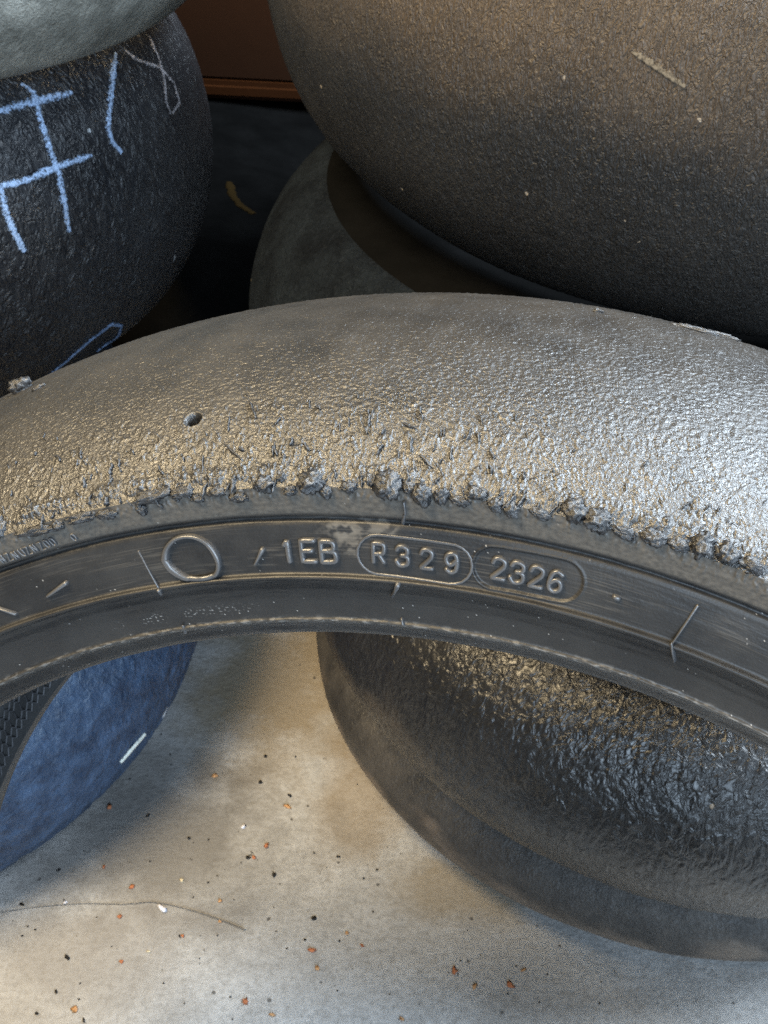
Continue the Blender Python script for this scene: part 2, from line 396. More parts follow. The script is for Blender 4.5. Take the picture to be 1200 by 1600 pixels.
# ------------------------------------------------------------------ orange box behind
def box(name, x0, x1, y0, y1, z0, z1, mat, parent, bev=.003):
    bm = bmesh.new(); bmesh.ops.create_cube(bm, size=1)
    for v in bm.verts: v.co = Vector(((x0 + x1) / 2 + v.co.x * (x1 - x0), (y0 + y1) / 2 + v.co.y * (y1 - y0), (z0 + z1) / 2 + v.co.z * (z1 - z0)))
    bmesh.ops.bevel(bm, geom=list(bm.edges), offset=bev, segments=2, affect='EDGES')
    me = bpy.data.meshes.new(name); bm.to_mesh(me); bm.free(); me.materials.append(mat)
    o = bpy.data.objects.new(name, me); COL.objects.link(o); o.parent = parent; return o
bx = thing('storage_box', 'dark orange box standing in the shadowed gap between the stacks', 'box', Matrix.Translation((-.10, 1.575, .2315)))
box('side_panel', -.24, .24, -.16, -.148, .022, .40, M_CRATE, bx); box('side_panel', -.24, .24, .148, .16, .022, .40, M_CRATE, bx)
box('end_panel', -.24, -.228, -.147, .147, .022, .40, M_CRATE, bx); box('end_panel', .228, .24, -.147, .147, .022, .40, M_CRATE, bx)
box('base_rim', -.248, .248, -.168, .168, 0, .0215, M_CRATE2, bx, .006)

# ------------------------------------------------------------------ the upright tyre
LAM, YAW, CX, CY, CZ = .44, -.2409, .0272, .1782, .2915
RC, R3, W3 = .3056, .264, .0965
Rz = Matrix.Rotation(YAW, 3, 'Z')
ax = Rz @ Vector((0, -math.cos(LAM), math.sin(LAM))); e2 = Rz @ Vector((0, math.sin(LAM), math.cos(LAM))); e1 = Rz @ Vector((1, 0, 0))
MW = Matrix.Identity(4)
for i in range(3): MW[i][0], MW[i][1], MW[i][2], MW[i][3] = e1[i], e2[i], ax[i], (CX, CY, CZ)[i]
main = thing('racing_tyre', 'worn slick tyre standing in front, with raised R329 and 2326 on its sidewall', 'tyre', MW)
SIDE = [(.2640, .0965), (.2610, .0957), (.2580, .0945), (.2568, .0938), (.2565, .0934), (.2562, .0921), (.2556, .0919), (.2550, .0926), (.2540, .0928),
        (.2480, .0921), (.2422, .0909), (.2417, .0911), (.2413, .0919), (.2408, .0921), (.2403, .0917), (.2400, .0906), (.2394, .0900)]
BEAD = [(.2394, .0900), (.2386, .0893), (.2370, .0874), (.2340, .0853), (.2310, .0840), (.2290, .0832), (.2284, .0831), (.2278, .0836), (.2272, .0832), (.2267, .0818),
        (.2250, .0796), (.2235, .0780), (.2224, .0762), (.2214, .0735), (.2210, .0700), (.2216, .0660)]
tt0 = np.linspace(-TT, TT, 60); r0, w0, _, _ = arc(RC, R3, W3, tt0)
allp = np.concatenate([np.stack([r0, w0], -1), np.array(SIDE)[1:], np.array(BEAD)[1:]])
mt = Tyre(main, MW, allp)
def loc(px, py):
    h = mt.hit(px, py); c = h[0]; return math.atan2(c.x, c.y), math.hypot(c.x, c.y), c.z, h[1], h[2]

# --- tread
th = thetas(-.15, .47, .00026, RC, 150)
t = np.concatenate([np.linspace(-TT, math.radians(2), 40)[:-1], np.linspace(math.radians(2), TT, 350)])
r, w, nr, nw = arc(RC, R3, W3, t)
al = np.concatenate([[0], np.cumsum(np.hypot(np.diff(r), np.diff(w)))]) * 1000
al = al - np.interp(0, t, al); AE = al[-1]                   # arc length from the crown in mm; AE = tread edge
S = th[:, None] * RC * 1000 * np.ones((1, len(t))); A = al[None, :] * np.ones((len(th), 1))
E_ = AE - A                                                 # mm from the tread edge (front)
right = sst(-12, 42, S)                                     # smeared, cracked part on the right
low = sst(38, 6, E_) * (A > 0)
wob = 2.2 * fbm(S / 18, S * 0, 3, 41)
h = .18e-3 * fbm(S / 40, A / 40, 2, 1)
wave = fbm(S / 1.6 + .5 * pn(S / 5, A / 5, 5), A / .85 + S / 6, 2, 2)
h += (1 - .6 * low) * (.24e-3 * wave + .10e-3 * fbm(S / 2.6 + .4 * pn(S / 5, A / 5, 15), A / 1.7 + S / 9, 2, 16))
h += .030e-3 * fbm(S / .62, A / .62, 1, 3) + .035e-3 * fbm(S / 1.3, A / 1.3, 1, 7)
n1 = fbm(S / 1.05 + .6 * pn(S / 4.5, A / 4.5, 8), A / 2.4, 3, 4)
blob = sst(.36 - .17 * low + .06 * right, .42 - .17 * low + .06 * right, n1)
h += blob * low * (.30 + .5 * sst(-.3, .4, pn(S / 4, A / 4, 9))) * .42e-3 * (1 - .6 * right)
n2 = fbm(S / 3.2 + .8 * pn(S / 3, A / 3, 18), A / 5.5, 3, 19)   # larger torn scabs
h += sst(.30, .36, n2) * sst(34, 14, E_) * .32e-3 * (1 + .5 * pn(S / 1.2, A / 1.2, 20)) * (1 - .5 * right)
cr = np.abs(fbm(S / 2.6 + .7 * pn(S / 3, A / 3, 12), A / 5.2, 3, 13))
h -= sst(.055, .0, cr) * sst(-.02, .22, pn(S / 7, A / 7, 14)) * (.2 + .8 * right) * sst(48, 12, E_) * .75e-3
crumb = np.maximum(0, fbm(S / .95, A / 1.1, 2, 21) - .05) * sst(13, 3, E_)
h += .50e-3 * crumb * (1 - .3 * right)
rp = E_ - 4.0 - wob * .5                                     # rolled up edge of the used tread
amp = .35 + 1.2 * sst(-.25, .45, fbm(S / 8, S * 0 + 3.3, 3, 31)) + .5 * right
h += np.exp(-(rp / 1.6) ** 2) * amp * .95e-3 * (.6 + 1.1 * np.abs(fbm(S / 1.5, A / 1.7, 3, 33)))
h *= 1 - sst(1.9, .3, E_)
# wear hole
hth, hr, hz, _, hd = loc(302, 656)
hs = hth * RC * 1000; ha = np.interp(hz, w[20:], al[20:])
dd = np.hypot((S - hs) * hr / RC, (A - ha))
h -= 6.5e-3 * sst(2.35, 1.75, dd); h += .22e-3 * np.exp(-((dd - 2.5) / .4) ** 2)
h = h * (sst(-TT, -TT + .1, t))[None, :]
P = revolve(th, r + h * nr, w + h * nw)
TREAD_H = h
tread = grid_obj('tread', P, M_TREAD, main, {'dust': np.zeros_like(h)})

# --- front sidewall and bead
ths = thetas(-.15, .48, .00027, .25, 120)
q = resample(SIDE, .00020); qn = pnormals(q)
S2 = ths[:, None] * 250 * np.ones((1, len(q))); Rr = q[None, :, 0] * 1000 * np.ones((len(ths), 1))
h = .08e-3 * fbm(S2 / 20, Rr / 4, 3, 51) + .03e-3 * fbm(S2 / 10, Rr / .4, 2, 52) + .012e-3 * fbm(S2 / .7, Rr / .7, 2, 53)
on_strip = sst(256.9, 257.6, Rr)
h += on_strip * (.05e-3 * fbm(S2 / 1.6, Rr / 1.6, 2, 54) + .8e-3 * np.maximum(0, fbm(S2 / .8, Rr / 1.8, 2, 55) - .02) * sst(259.3, 263.0, Rr))
h -= np.exp(-((Rr - 256.0 - .12 * fbm(S2 / 6, S2 * 0, 3, 57)) / .5) ** 2) * .25e-3 * fbm(S2 / 5, S2 * 0 + 2, 2, 58)
# recessed date-code panel
pa, pb = loc(773, 888), loc(876, 908)
def pill(th_, r_, a, b, rad):
    ax_, ay_ = a[0] * .25, a[1]; bx_, by_ = b[0] * .25, b[1]
    dx, dy = bx_ - ax_, by_ - ay_; L2 = dx * dx + dy * dy
    u = np.clip(((th_ * .25 - ax_) * dx + (r_ - ay_) * dy) / L2, 0, 1)
    return np.hypot(th_ * .25 - ax_ - u * dx, r_ - ay_ - u * dy) - rad
dp = pill(ths[:, None], Rr / 1000, pa, pb, .0050) * 1000 + .12 * fbm(S2 / 2, Rr / 2, 2, 60)
h -= .55e-3 * sst(.25, -.25, dp); h += .22e-3 * np.exp(-((dp - .45) / .25) ** 2)
pa2, pb2 = loc(590, 867), loc(705, 882)
dp2 = pill(ths[:, None], Rr / 1000, pa2, pb2, .0050) * 1000
h -= .12e-3 * sst(.2, -.2, dp2)
def blobmask(px, py, rx, ry, seed, sh=.35):
    a = loc(px, py); d = np.hypot((S2 - a[0] * 250) / rx, (Rr - a[1] * 1000) / ry)
    return sst(1.0, .55, d + sh * fbm(S2 / 5, Rr / 3, 3, seed) * 2)
scuff = .55 * blobmask(575, 838, 11, 6, 61) + .35 * blobmask(525, 828, 6, 3, 62)
scuff = scuff * (1 - on_strip) * sst(-.3, .1, fbm(S2 / 3, Rr / 2, 3, 64)) * (dp2 > .2) + on_strip * (.45 + .35 * fbm(S2 / 1.3, Rr / .9, 3, 65)) + (1 - on_strip) * .30 * sst(.05, .5, fbm(S2 / 14, Rr / .35, 2, 68)) * sst(-.3, .3, pn(S2 / 25, Rr / 6, 69))
res = sst(.50, .56, pn(S2 / .6, Rr / .6, 66)) * sst(.1, .4, pn(S2 / 12, Rr / 8, 67)) * .6
side = grid_obj('sidewall', revolve(ths, q[:, 0] + h * qn[:, 0], q[:, 1] + h * qn[:, 1]), M_SIDE, main,
                {'scuff': np.clip(scuff, 0, 1), 'residue': np.clip(res, 0, 1)})
q = resample(BEAD, .00022); qn = pnormals(q)
S2 = ths[:, None] * 230 * np.ones((1, len(q))); Rr = q[None, :, 0] * 1000 * np.ones((len(ths), 1)); Al = np.arange(len(q))[None, :] * .22 * np.ones((len(ths), 1))
h = .10e-3 * fbm(S2 / 14, Al / 3, 3, 71) + .04e-3 * fbm(S2 / 3, Al / .8, 3, 72)
kn = (np.exp(-((Rr - 227.6) / .9) ** 2)) * (Al < 22)
h -= kn * .35e-3 * np.maximum(0, fbm(S2 / 4, Al / 2, 3, 73) + .05)
leftz = sst(-60, -72, S2) * sst(-108, -96, S2)
res = sst(.34, .46, fbm(S2 / .7, Al / .4, 2, 74)) * np.exp(-((Rr - 231.8) / 1.1) ** 2) * (.5 * leftz * sst(-.2, .1, pn(S2 / 6, S2 * 0, 78)))
res = res + sst(.56, .60, pn(S2 / .5, Al / .5, 76)) * .7 + kn * sst(.05, .35, fbm(S2 / 2.5, Al / .8, 2, 77)) * .15
bead = grid_obj('bead', revolve(ths, q[:, 0] + h * qn[:, 0], q[:, 1] + h * qn[:, 1]), M_SIDE, main, {'scuff': .25 * np.clip(kn, 0, 1), 'residue': np.clip(res, 0, 1)})
# rear sidewall, rear bead and liner
thc = np.linspace(-PI, PI, 181)
qb = resample(SIDE, .0012); grid_obj('sidewall', revolve(thc[::-1], qb[:, 0], -qb[:, 1]), M_PLAINSIDE, main)
qb = resample(BEAD, .0012); grid_obj('bead', revolve(thc[::-1], qb[:, 0], -qb[:, 1]), M_PLAINSIDE, main)
inn = resample([(.2216, .0660), (.228, .070), (.240, .080), (.256, .0845), (.270, .076), (.282, .056), (.2915, .028), (.2935, 0), (.2915, -.028), (.282, -.056), (.270, -.076), (.256, -.0845), (.240, -.080), (.228, -.070), (.2216, -.0660)], .003)
liner = grid_obj('inner_liner', revolve(thc, inn[:, 0], inn[:, 1]), M_LINER, main)
# fine raised net moulded on the liner
M_NET = simple('net_rubber', (.07, .07, .074), .35)
LN = [(.2216, -.0660), (.228, -.070), (.240, -.080), (.256, -.0845), (.270, -.076)]
LL = np.concatenate([[0], np.cumsum(np.hypot(*np.diff(np.array(LN), axis=0).T))])
def lpt(th_, u):
    r_ = float(np.interp(u, LL, [p[0] for p in LN])); w_ = float(np.interp(u, LL, [p[1] for p in LN])); return Vector((r_ * math.sin(th_), r_ * math.cos(th_), w_ + .0004))
V, Fc = [], []
def lseg(a, b, wd=.00035):
    d = (b - a); n = Vector((0, 0, 1)); s_ = d.cross(n).normalized() * wd; k = len(V); m_ = (a + b) / 2 + n * .0002
    V.extend([a - s_, a + s_, b + s_, b - s_, a + n * .0006, b + n * .0006]); Fc.extend([(k, k + 4, k + 5, k + 3), (k + 4, k + 1, k + 2, k + 5)])
dt = .022
for i in range(-70, 70):
    for j in range(9):
        c = (i + (j % 2) * .5) * dt; u0 = .003 + j * .0055
        jt = lambda q: .0013 * math.sin(q * 12.9 + j * 3.1)
        a, b, d_, e_ = lpt(c, u0 + jt(i)), lpt(c + dt * .5, u0 + .0026 + jt(i + .5)), lpt(c + dt, u0 + jt(i + 1)), lpt(c + dt * .5, u0 + .0055)
        lseg(a, b); lseg(b, d_); lseg(b, e_)
o = new_mesh_obj('liner_net', V, Fc, M_NET, liner); o['kind'] = 'stuff'

# --- raised lettering, mould lines and vent nubs on the sidewall
sr = np.array(SIDE + BEAD[1:])[::-1]
def surf(th_, r_):
    w_ = float(np.interp(r_, sr[:, 0], sr[:, 1])); e = .0006
    dw = float(np.interp(r_ + e, sr[:, 0], sr[:, 1]) - np.interp(r_ - e, sr[:, 0], sr[:, 1])) / (2 * e)
    dw = max(-.6, min(.9, dw))
    n = Vector((-dw * math.sin(th_), -dw * math.cos(th_), 1)).normalized()
    return Vector((r_ * math.sin(th_), r_ * math.cos(th_), w_)), n
def bead_stroke(V, Fc, P, N, wid, hei, sink=.0002, closed=False):
    """half-round ridge along points P with normals N"""
    K = 8; n = len(P); base = len(V); rows = []
    wid = wid if hasattr(wid, '__len__') else [wid] * n
    seq = list(range(n))
    for k in seq:
        a = P[(k - 1) % n] if (closed or k > 0) else P[k]; b = P[(k + 1) % n] if (closed or k < n - 1) else P[k]
        d = (b - a).normalized(); s = d.cross(N[k]).normalized()
        rows.append([P[k] + s * math.cos(PI * j / (K - 1)) * wid[k] * .5 + N[k] * (math.sin(PI * j / (K - 1)) ** .4 * hei - sink) for j in range(K)])
    if not closed:       # rounded ends
        for end, sgn in ((0, -1), (-1, 1)):
            a, b = (P[0], P[1]) if end == 0 else (P[-2], P[-1])
            d = (b - a).normalized() * sgn; c = P[end]; ex = []
            for f in (.55, .9, 1.0):
                z = math.sqrt(max(0, 1 - f * f)); m = sum(rows[end], Vector()) / K
                ex.append([c + (p - c) * (z if z > .05 else .05) + d * f * wid[end] * .5 for p in rows[end]])
            rows = ex[::-1] + rows if end == 0 else rows + ex
    for row in rows: V.extend(row)
    R_ = len(rows)
    for k in range(R_ if closed else R_ - 1):
        for j in range(K - 1):
            a, b = base + k * K + j, base + ((k + 1) % R_) * K + j; Fc.append((a, b, b + 1, a + 1))
def smooth_poly(pts, step):
    P = []
    pts = [np.array(p, float) for p in pts]
    for k in range(len(pts) - 1):
        p0, p1, p2, p3 = pts[max(k - 1, 0)], pts[k], pts[k + 1], pts[min(k + 2, len(pts) - 1)]
        n = max(2, int(np.hypot(*(p2 - p1)) / step))
        for i in range(n):
            u = i / n; P.append(.5 * ((2 * p1) + (-p0 + p2) * u + (2 * p0 - 5 * p1 + 4 * p2 - p3) * u * u + (-p0 + 3 * p1 - 3 * p2 + p3) * u ** 3))
    P.append(pts[-1]); return P
G = {  # glyph strokes in a unit box; 'c' curves, 'l' straight lines
    '1': [('l', [(.18, .80), (.52, 1), (.52, 0)])],
    'E': [('l', [(.95, 1), (.08, 1), (.08, 0), (.95, 0)]), ('l', [(.08, .52), (.75, .52)])],
    'B': [('l', [(.08, 0), (.08, 1), (.55, 1)]), ('c', [(.55, 1), (.86, .93), (.88, .64), (.55, .54)]), ('l', [(.08, .54), (.55, .54)]), ('c', [(.55, .54), (.95, .46), (.98, .08), (.55, 0)]), ('l', [(.55, 0), (.08, 0)])],
    'R': [('l', [(.08, 0), (.08, 1), (.5, 1)]), ('c', [(.5, 1), (.88, .95), (.95, .72), (.86, .5), (.5, .44)]), ('l', [(.5, .44), (.08, .44)]), ('l', [(.52, .44), (.92, 0)])],
    '3': [('c', [(.06, .80), (.22, .97), (.55, 1), (.88, .88), (.90, .64), (.70, .54), (.45, .53)]), ('c', [(.70, .54), (.95, .42), (.95, .14), (.62, 0), (.25, .02), (.05, .22)])],
    '2': [('c', [(.06, .76), (.20, .96), (.55, 1), (.88, .88), (.88, .62), (.62, .40), (.10, .03)]), ('l', [(.10, .02), (.96, .02)])],
    '9': [('c', [(.92, .70), (.78, .95), (.45, 1), (.12, .88), (.06, .66), (.22, .46), (.55, .44), (.92, .70)]), ('c', [(.92, .72), (.94, .40), (.84, .12), (.50, 0), (.14, .12)])],
    '6': [('c', [(.90, .88), (.55, 1), (.20, .86), (.07, .45), (.16, .12), (.50, 0), (.86, .12), (.92, .36), (.74, .55), (.42, .56), (.10, .36)])],
    '0': [('c', [(.5, 1), (.86, .84), (.86, .16), (.5, 0), (.14, .16), (.14, .84), (.5, 1)])],
    'N': [('l', [(.1, 0), (.1, 1), (.9, 0), (.9, 1)])], 'Z': [('l', [(.1, 1), (.9, 1), (.1, 0), (.9, 0)])],
    'U': [('c', [(.1, 1), (.12, .3), (.5, 0), (.88, .3), (.9, 1)])]}
def glyph(ch, px, py, hpx, wpx, sw, hei, name='raised_character', flip=False, slant=0., sink=.0002, lift=0., mat=None):
    th0, r0, z0, n0, dep = loc(px, py)
    mpp = dep / F_PX
    a, b = loc(px, py - hpx / 2), loc(px, py + hpx / 2); H = abs(a[1] - b[1]); W = wpx * mpp
    V, Fc = [], []
    for kind, pts in G[ch]:
        if flip: pts = [(1 - x, 1 - y) for x, y in pts]
        mp = [((x - .5) * W + slant * (y - .5) * H, (y - .5) * H) for x, y in pts]
        if kind == 'c': mp = smooth_poly(mp, .0003)
        else: mp = [p for s_, e_ in zip(mp[:-1], mp[1:]) for p in [np.array(s_) + (np.array(e_) - np.array(s_)) * u / 5 for u in range(5)]] + [np.array(mp[-1])]
        PN = [surf(th0 + p[0] / r0, r0 + p[1]) for p in mp]
        bead_stroke(V, Fc, [p[0] + p[1] * lift for p in PN], [p[1] for p in PN], sw * mpp, hei, sink)
    o = new_mesh_obj(name, V, Fc, mat or M_LETTER, side); return o
for ch, x, y, wd in (('1', 451, 860, 15), ('E', 482, 860, 24), ('B', 513, 861, 25)):
    glyph(ch, x, y, 32, wd, 9, .0013)
for ch, x, y in (('R', 592, 863), ('3', 629, 868), ('2', 667, 873), ('9', 706, 879)):
    glyph(ch, x, y, 29, 20, 8.0, .0011)
for ch, x, y in (('2', 779, 889), ('3', 808, 895), ('2', 838, 902), ('6', 868, 909)):
    glyph(ch, x, y, 32, 22, 8.0, .0011, lift=-.0004)
for ch, x, y in zip('NZNUZNZ00', (4, 14, 25, 36, 44, 54, 65, 74, 83), (872, 869, 866, 862, 859, 855, 852, 848, 845)):
    glyph(ch, x, y, 13, 8, 3.0, .0009, 'small_raised_character', slant=-.25)
glyph('0', 116, 838, 11, 8, 3.0, .0009, 'small_raised_character', slant=-.25)
def pxstroke(name, pts, wpx, hei, smooth=True, closed=False, mat=None, parent=None):
    pts = smooth_poly(pts, 2.0) if smooth else [np.array(p, float) for p in pts]
    if closed: pts = pts[:-1]
    P, N, Wd = [], [], []
    for k, p in enumerate(pts):
        hh = loc(*p); c, n = surf(hh[0], hh[1]); P.append(c); N.append(n)
        wv = wpx if not hasattr(wpx, '__len__') else float(np.interp(k / max(1, len(pts) - 1), np.linspace(0, 1, len(wpx)), wpx)); Wd.append(wv * hh[4] / F_PX)
    V, Fc = [], []; bead_stroke(V, Fc, P, N, Wd, hei, .0002, closed)
    return new_mesh_obj(name, V, Fc, mat or M_LETTER, parent or side)
# oval frame round R329
ov = []
for k in range(40):
    u = k / 40; L_ = math.hypot((pb2[0] - pa2[0]) * .25, pb2[1] - pa2[1]); rad = .0050; per = 2 * L_ + 2 * PI * rad; s_ = u * per
    dx, dy = ((pb2[0] - pa2[0]) * .25) / L_, (pb2[1] - pa2[1]) / L_
    if s_ < L_: x_, y_ = s_, rad
    elif s_ < L_ + PI * rad: a_ = (s_ - L_) / rad; x_, y_ = L_ + rad * math.sin(a_), rad * math.cos(a_)
    elif s_ < 2 * L_ + PI * rad: x_, y_ = 2 * L_ + PI * rad - s_, -rad
    else: a_ = (s_ - 2 * L_ - PI * rad) / rad; x_, y_ = -rad * math.sin(a_), -rad * math.cos(a_)
    ov.append(surf(pa2[0] + (x_ * dx - y_ * dy) / .25, pa2[1] + x_ * dy + y_ * dx))
V, Fc = [], []; bead_stroke(V, Fc, [o[0] for o in ov], [o[1] for o in ov], .0007, .00035, .0001, True)
new_mesh_obj('oval_frame', V, Fc, M_LETTER, side)
# glued ring
ring_pts = [(259, 874), (262, 856), (276, 841), (299, 837), (321, 845), (336, 862), (343, 881), (338, 897), (325, 904), (304, 905), (284, 898), (268, 887), (259, 874)]
pxstroke('raised_ring', ring_pts, [13, 9, 7, 7, 8, 10, 10, 8, 8, 8, 11, 14, 13], .0016, True, True)
for pts, wd, hei in (([(217, 861), (234, 893), (250, 922)], 3.6, .0007), ([(76, 930), (90, 920), (104, 910)], [5, 6, 8], .0014),
                     ([(400, 880), (406, 868), (411, 858)], [5, 6, 9], .0014), ([(613, 929), (618, 921), (622, 912)], [5, 5, 9], .0014),
                     ([(1048, 1007), (1053, 1018), (1055, 1029)], [6, 5, 5], .0014), ([(1090, 946), (1070, 976), (1050, 1006)], [5, 4, 3], .0008),
                     ([(-4, 948), (10, 953), (25, 958)], [4, 5, 6], .0012), ([(961, 932), (966, 934)], 9, .0012), ([(628, 966), (630, 976)], 5, .0010),
                     ([(287, 978), (289, 986)], 6, .0010), ([(632, 783), (634, 800), (629, 818)], [4, 4, 7], .0012), ([(249, 921), (252, 926)], 8, .0013)):
    pxstroke('vent_nub', pts, wd, hei, False)
pxstroke('mould_seam', [(614, 839), (640, 820)], 2.2, .0003, False)

# --- rubber pick-up: clumps and shreds stuck on the tread
def lump_mesh(seed, sub=3, rough=.45):
    bm = bmesh.new(); bmesh.ops.create_icosphere(bm, subdivisions=sub, radius=1)
    from mathutils import noise as mn
    o = Vector((seed * 13.7, seed * 5.1, seed * 2.3))
    for v in bm.verts:
        d = mn.noise(v.co * 1.3 + o) * rough * 1.3 + mn.noise(v.co * 2.9 + o) * rough * 1.0 + (abs(mn.noise(v.co * 5 + o)) - .2) * rough * 1.3 + mn.noise(v.co * 11 + o) * rough * .22
        v.co *= 1 + d
    me = bpy.data.meshes.new('rubber_clump'); bm.to_mesh(me); bm.free()
    me.polygons.foreach_set('use_smooth', [True] * len(me.polygons)); me.materials.append(M_CLUMP); return me
LUMPS = [lump_mesh(k, 4, .34) for k in range(9)]
def surf_h(px, py):
    h_ = mt.hit(px, py)
    return h_
def clump(px, py, wpx, hpx, k, ang=0., tall=.55, name='rubber_clump', me=None, sinkf=.15):
    h_ = surf_h(px, py)
    if h_ is None: return
    co, n, dep = h_; mpp = dep / F_PX
    u = (MW.inverted().to_3x3() @ cR); u = (u - n * u.dot(n)).normalized(); v = n.cross(u)
    c, s = math.cos(ang), math.sin(ang); u, v = u * c + v * s, v * c - u * s
    a, b = wpx * mpp * .5, hpx * mpp * .5; z = min(a, b) * tall * 1.6
    o = bpy.data.objects.new(name, me or LUMPS[k % 9]); COL.objects.link(o); o.parent = tread
    m = Matrix.Identity(4)
    p = co + n * (z * sinkf)
    for i in range(3): m[i][0], m[i][1], m[i][2], m[i][3] = u[i] * a, v[i] * b, n[i] * z, p[i]
    o.matrix_parent_inverse = Matrix.Identity(4); o.matrix_local = m
    return o
for k, (x, y, wd, hh, ang) in enumerate([(490, 756, 34, 30, .3), (608, 760, 32, 40, .1), (415, 757, 26, 22, .4), (240, 776, 52, 19, .2), (222, 794, 15, 18, .2),
        (285, 771, 30, 16, .1), (375, 776, 24, 14, .1), (340, 768, 22, 13, .2), (898, 800, 34, 30, -.4), (935, 817, 36, 28, -.3), (1022, 842, 30, 22, -.4),
        (1098, 852, 30, 34, -.5), (1135, 866, 30, 30, -.6), (660, 772, 26, 30, .1), (690, 775, 18, 24, -.1), (60, 828, 54, 13, .25), (92, 820, 16, 14, .2),
        (2, 826, 16, 28, 0), (130, 808, 40, 14, .25), (168, 803, 26, 13, .2), (800, 795, 22, 18, -.2), (745, 772, 26, 20, -.1), (845, 802, 30, 14, -.3),
        (975, 832, 30, 16, -.4), (1060, 853, 26, 18, -.4), (1175, 885, 30, 20, -.5), (545, 762, 20, 16, 0), (455, 766, 18, 14, 0), (720, 782, 24, 14, -.15),
        (775, 788, 20, 16, -.2), (580, 750, 14, 20, .1), (510, 768, 16, 18, 0), (640, 764, 16, 16, 0), (440, 745, 12, 16, .2), (310, 778, 16, 12, 0)]):
    clump(x, y, wd * 1.15, hh * 1.15, k, ang, .6, sinkf=.28)
clump(36, 609, 36, 24, 3, .2, .8, 'rubber_clump', lump_mesh(3, 4, .26), .35)
clump(62, 606, 22, 10, 5, .4, .6)
clump(935, 489, 16, 7, 2, -.15, .9)
clump(1088, 517, 70, 12, 4, -.24, .55, 'torn_flap', None, .2)
clump(1120, 523, 66, 9, 6, -.27, .55, 'torn_flap', None, .2)
# shreds: bent rolls lying across the tread
def shred_mesh(seed):
    r_ = random.Random(seed); V, Fc = [], []; n = 9; K = 7
    px_ = 0; pts = []
    for k in range(n):
        px_ += r_.uniform(-.28, .28); pts.append((px_, k / (n - 1) * 2 - 1))
    for k in range(n):
        rad = (.20 + .38 * r_.random()) * (1 if 0 < k < n - 1 else .25)
        for j in range(K):
            a = 2 * PI * j / K; V.append((pts[k][0] + rad * math.cos(a) * r_.uniform(.7, 1.3), pts[k][1], rad * math.sin(a) * r_.uniform(.7, 1.3)))
    for k in range(n - 1):
        for j in range(K):
            a, b = k * K + j, k * K + (j + 1) % K; Fc.append((a, b, b + K, a + K))
    me = bpy.data.meshes.new('rubber_shred'); me.from_pydata(V, [], Fc); me.update(); me.polygons.foreach_set('use_smooth', [True] * len(me.polygons)); me.materials.append(M_CLUMP); return me
SHREDS = [shred_mesh(k) for k in range(12)]
traced = [(395, 643, 9, 44, .3), (365, 708, 10, 52, .75), (357, 664, 7, 34, 0), (318, 732, 7, 48, 0), (433, 703, 9, 26, .2), (573, 655, 11, 34, .15), (657, 648, 11, 28, .1),
          (590, 660, 6, 26, -.2), (643, 697, 11, 30, -.1), (667, 722, 12, 32, .6), (704, 709, 8, 26, 0), (732, 680, 9, 26, -.3), (483, 632, 6, 18, 0), (545, 660, 6, 20, 0),
          (530, 668, 5, 20, 0), (752, 655, 7, 24, .1), (770, 708, 9, 24, .2), (620, 710, 7, 16, .3), (640, 668, 9, 26, 1.0), (690, 735, 10, 30, .3), (480, 700, 12, 18, .4), (428, 706, 9, 20, 0)]
for k, (x, y, wd, hh, ang) in enumerate(traced): clump(x, y, wd, hh, 0, ang, .8, 'rubber_shred', SHREDS[k % 12], .6)
rs = random.Random(5); made = 0
while made < 170:
    x = rs.uniform(5, 1195); e = np.interp(x, [0, 220, 400, 600, 750, 900, 1000, 1200], [833, 792, 765, 760, 780, 812, 845, 905])
    d_ = 150 * rs.random() ** 1.7 + 4
    if x > 820 and rs.random() < .6: continue
    sz = rs.uniform(.5, 1.0) * (1.15 - d_ / 260)
    clump(x, e - d_, 10 * sz * rs.uniform(.7, 1.5), 26 * sz * rs.uniform(.5, 1.2), 0, rs.gauss(0, .35) - (x - 550) / 1500, .8, 'rubber_shred', SHREDS[made % 12], .55); made += 1

# ------------------------------------------------------------------ crumbs on the floor
def crumb_mesh(seed, flat=.5, rough=.6):
    me = lump_mesh(seed + 40, 2, rough); me.name = 'floor_crumb'; me.materials.clear()
    return me
def crumb(px, py, size_px, mat, name, label, cat, group, seed, flat=.45):
    p = floor_pt(px, py); dep = (p - CAM).dot(cF); s = size_px * dep / F_PX * (.27 if mat is M_BLACK else .32)
    me = lump_mesh(seed + 40, 2, .7); me.name = name; me.materials.clear(); me.materials.append(mat)
    r_ = random.Random(seed); ex = r_.uniform(.7, 1.4)
    for v in me.vertices: v.co = Vector((v.co.x * s * ex, v.co.y * s / ex, max(v.co.z, -.6) * s * flat))
    zmin = min(v.co.z for v in me.vertices)
    o = bpy.data.objects.new(name, me); COL.objects.link(o); o.location = (p.x, p.y, -zmin + .0003); o.rotation_euler[2] = r_.uniform(0, 6)
    return tag(o, label, cat, group)
GO = 'orange crumbs scattered on the concrete'
